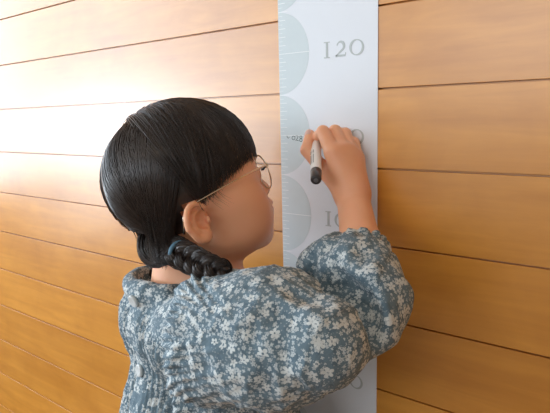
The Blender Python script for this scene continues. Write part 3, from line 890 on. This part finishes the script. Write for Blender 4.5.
# eyes
def build_eyes():
    EW = plain('eye_white', C4(.75, .72, .68), .2); IR = plain('iris', C4(.03, .015, .01), .15)
    LASH = plain('lash', C4(.01, .008, .008), .6)
    for s in (1, -1):
        c = np.array([.0825, .0285*s, .0255]); r = .0112
        m = MB(); m.lathe([(r*math.sin(a), r*math.cos(a)) for a in np.linspace(-1.5, 1.5, 16)], Hn(c), hF, 24)
        e = m.build('eye', EW, person, True, BASE)
        m = MB(); m.lathe([(r*math.sin(a)+.0004, r*math.cos(a)) for a in np.linspace(1.12, 1.55, 6)], Hn(c), hF+hU*.15, 24); m.build('iris', IR, e, True, BASE)
        m = MB()
        for i in range(16):
            u = -1+2*i/15; b = np.array([.0965-.004*u*u, (.0285+.0105*u)*s, .0285-.001*u*u]); tip = b+np.array([.0055, .003*u*s, .0015])
            m.tube([Hn(b), Hn((b+tip)/2+[0, 0, -.0012]), Hn(tip)], [.0003, .00025, .0001], 4)
        m.build('eyelash', LASH, person, True, BASE)
        m = MB()
        for i in range(60):
            u = random.uniform(-1, 1); b = np.array([.0945-.006*(u+1)**2/4*1.6, (.030+.014*u)*s, .0415+random.uniform(-.0015, .0015)-.002*u*u])
            m.tube([Hn(b), Hn(b+[.0006, .003*s, .0012])], [.0003, .0001], 3)
        m.build('eyebrow', LASH, person, True, BASE)
    # thumb nail
    NAIL = plain('nail', C4(.72, .45, .36), .3)
build_eyes()
def build_nail():
    NAIL = plain('nail', C4(.80, .50, .42), .25)
    a, b = HJ['thumb'][2], HJ['thumb'][3]; d = (b-a)/np.linalg.norm(b-a)
    o = -_r*.55-_f*.70+_u*.2; o -= (o @ d)*d; o /= np.linalg.norm(o); sd = np.cross(d, o); m = MB(); n = 7
    for i in range(n):
        for j in range(n):
            u = -1+2*i/(n-1); w = -1+2*j/(n-1); r = .0064*math.sqrt(max(0, 1-.0*u*u))
            an = w*.75*math.sqrt(max(.25, 1-.75*max(0, abs(u)-.3)**2)); c = b-d*.0015+d*u*.0042
            m.v.append(tuple(c+(o*math.cos(an)+sd*math.sin(an))*(r+.0002-.0006*max(0, u))))
    m.f = [[i*n+j, i*n+j+1, (i+1)*n+j+1, (i+1)*n+j] for i in range(n-1) for j in range(n-1)]
    m.build('thumb_nail', NAIL, person, True, BASE)
build_nail()

# ------------------------------------------------------------------ glasses
def build_glasses():
    loc = H(.098, 0, .03); root = empty('eyeglasses', loc)
    tag(root, 'round gold wire eyeglasses worn by the child, thin temple running over the ear', 'eyeglasses')
    GOLD = plain('pale_gold_metal', C4(.80, .66, .50), .22, metal=1, nscale=300, var=.03)
    t = NT('spectacle_lens'); t.b.inputs['Transmission Weight'].default_value = 1; t.b.inputs['Roughness'].default_value = 0.02; t.b.inputs['IOR'].default_value = 1.05; t.b.inputs['Specular IOR Level'].default_value = .8
    t.b.inputs['Base Color'].default_value = (.97, .985, .98, 1); LENS = t.m
    PAD = plain('clear_pad', C4(.8, .8, .78), .2)
    for s in (1, -1):
        c = np.array([.0975, .0315*s, .0245]); rx, rz = .0225, .0195; wrap = .10
        ring = lambda k, dx=0: [Hn(c+np.array([dx-wrap*(s*rx*k*math.cos(a)*s), 0, 0])*[1, 1, 1]+np.array([0, rx*k*math.cos(a)*s, rz*k*math.sin(a)])) for a in np.linspace(0, 2*math.pi, 48, endpoint=False)]
        m = MB().closed(ring(1), .00085, 8); m.build('rim', GOLD, root, True, loc)
        m = MB(); n = 48; m.v = [tuple(p) for p in ring(.97, -.0005)]+[tuple(p) for p in ring(.97, .0007)]
        m.f = [list(range(n)), list(range(n, 2*n))[::-1]]+[[i, n+i, n+(i+1) % n, (i+1) % n] for i in range(n)]
        m.build('lens', LENS, root, False, loc)
        hx = c[0]-wrap*rx-.001
        m = MB(); m.tube([Hn([hx, .0535*s, .0300]), Hn([hx-.001, .0590*s, .0325]), Hn([hx-.006, .0640*s, .0330]), Hn([.050, .0705*s, .0290]), Hn([.012, .0775*s, .0240]), Hn([-.004, .0790*s, .0215]), Hn([-.014, .0740*s, .012]), Hn([-.018, .0700*s, -.004])], [.0010, .0011, .0009, .0008, .0008, .0009, .0012, .0012], 8)
        m.build('temple', GOLD, root, True, loc)
        m = MB().box((-.0014, -.0014, -.002), (.0014, .0014, .002)); m.v = [tuple(Hn(np.array(p)+[hx-.001, .0585*s, .0325])) for p in m.v]; m.build('hinge', GOLD, root, False, loc)
        m = MB().tube([Hn([.0975, .0100*s, .022]), Hn([.0925, .0095*s, .021]), Hn([.0915, .0105*s, .017])], .0005, 6); m.build('pad_arm', GOLD, root, True, loc)
        m = MB().tube([Hn([.0915, .0110*s, .0195]), Hn([.0920, .0120*s, .0125])], [.0020, .0020], 10, flat=.4); m.build('nose_pad', PAD, root, True, loc)
    m = MB().tube([Hn([.0995, .0098, .0290]), Hn([.1015, .004, .0318]), Hn([.1015, -.004, .0318]), Hn([.0995, -.0098, .0290])], .0009, 8); m.build('bridge', GOLD, root, True, loc)
build_glasses()

# ------------------------------------------------------------------ marker pen
def build_pen():
    e0 = P(316, 180.5, .600); tip = wallpt(316, 133, .0015); L = np.linalg.norm(tip-e0); ax = (tip-e0)/L
    root = empty('marker_pen', e0)
    tag(root, 'white marker pen with a black end, held in the right hand', 'marker pen')
    WH = plain('white_plastic', C4(.90, .89, .87), .35, nscale=300, var=.02); BK = plain('black_plastic', C4(.035, .033, .035), .3, nscale=300, var=.1)
    MB().lathe([(.019, .0056), (.0195, .0060), (L-.030, .0060), (L-.028, .0054)], e0, ax, 32).build('barrel', WH, root, True, e0)
    c = MB().lathe([(0.0, .0035), (.0006, .0052), (.0022, .0058), (.0188, .0061), (.0192, .0057)], e0, ax, 32).build('end_cap', BK, root, True, e0)
    tag(c, 'black plastic end')
    MB().lathe([(-.0004, .0012), (.0002, .0033), (.0008, .0036)], e0, ax, 24).build('end_plug', plain('grey_plastic', C4(.12, .12, .125), .4), root, True, e0)
    a = np.array([1., 0, 0]); e1 = np.cross(ax, a); e1 /= np.linalg.norm(e1)
    e2 = np.cross(ax, e1)
    m = MB()
    for k, (s0, s1) in enumerate(((.030, .050), (.053, .060))):
        for w in (-.35, .0, .35):
            rad = e1*math.cos(w+2.6)+e2*math.sin(w+2.6)
            m.tube([e0+ax*s0+rad*.00605, e0+ax*s1+rad*.00605], .0004, 4)
    m.build('printed_lettering', plain('grey_print', C4(.25, .25, .25), .5), root, False, e0)
    MB().lathe([(L-.028, .0054), (L-.014, .0045), (L-.010, .0026), (L-.0045, .0020)], e0, ax, 24).build('grip_cone', BK, root, True, e0)
    MB().lathe([(L-.0046, .0011), (L-.001, .0010), (L, .0006)], e0, ax, 14).build('nib', BK, root, True, e0)
build_pen()

# ------------------------------------------------------------------ light
def area(name, loc, target, sx, sy, power, col):
    l = bpy.data.lights.new(name, 'AREA'); l.shape = 'RECTANGLE'; l.size = sx; l.size_y = sy; l.energy = power; l.color = col
    o = bpy.data.objects.new(name, l); COL.objects.link(o); o.location = loc
    d = Vector(target)-Vector(loc); o.rotation_euler = d.to_track_quat('-Z', 'Y').to_euler(); return o
for (y0, y1, z0, z1), wp in zip(WINS, WPOW):
    sx, sz = (y1-y0)*.97, (z1-z0)*.97
    a_ = area('window_daylight', (XL-.10, (y0+y1)/2, (z0+z1)/2), (XL+1, (y0+y1)/2, (z0+z1)/2), sx, sz, wp*sx*sz, (.76, .885, 1.0))
area('bright_sky_through_window', (XL-.08, -1.20, 1.08), (-.3, -.1, 1.12), .66, .24, 9.5, (.86, .93, 1.0))
area('window_daylight', ((WINF[0]+WINF[1])/2, YB-.10, (WINF[2]+WINF[3])/2), ((WINF[0]+WINF[1])/2, 0, (WINF[2]+WINF[3])/2), (WINF[1]-WINF[0])*.97, (WINF[3]-WINF[2])*.97, 24, (.88, .94, 1.0))
area('warm_fill', (.2, -1.7, ZC-.03), (.2, -1.7, 0), .9, .9, 6, (1., .80, .60))  # added warm fill from overhead, not a known lamp of the room
w = bpy.data.worlds.new('world'); scn.world = w; w.use_nodes = True
bg = w.node_tree.nodes['Background']; bg.inputs[0].default_value = (.75, .86, 1, 1); bg.inputs[1].default_value = 1.0
vs = scn.view_settings; vs.view_transform = 'Standard'; vs.look = 'None'; vs.gamma = 1; vs.use_curve_mapping = False; vs.exposure = 0.02
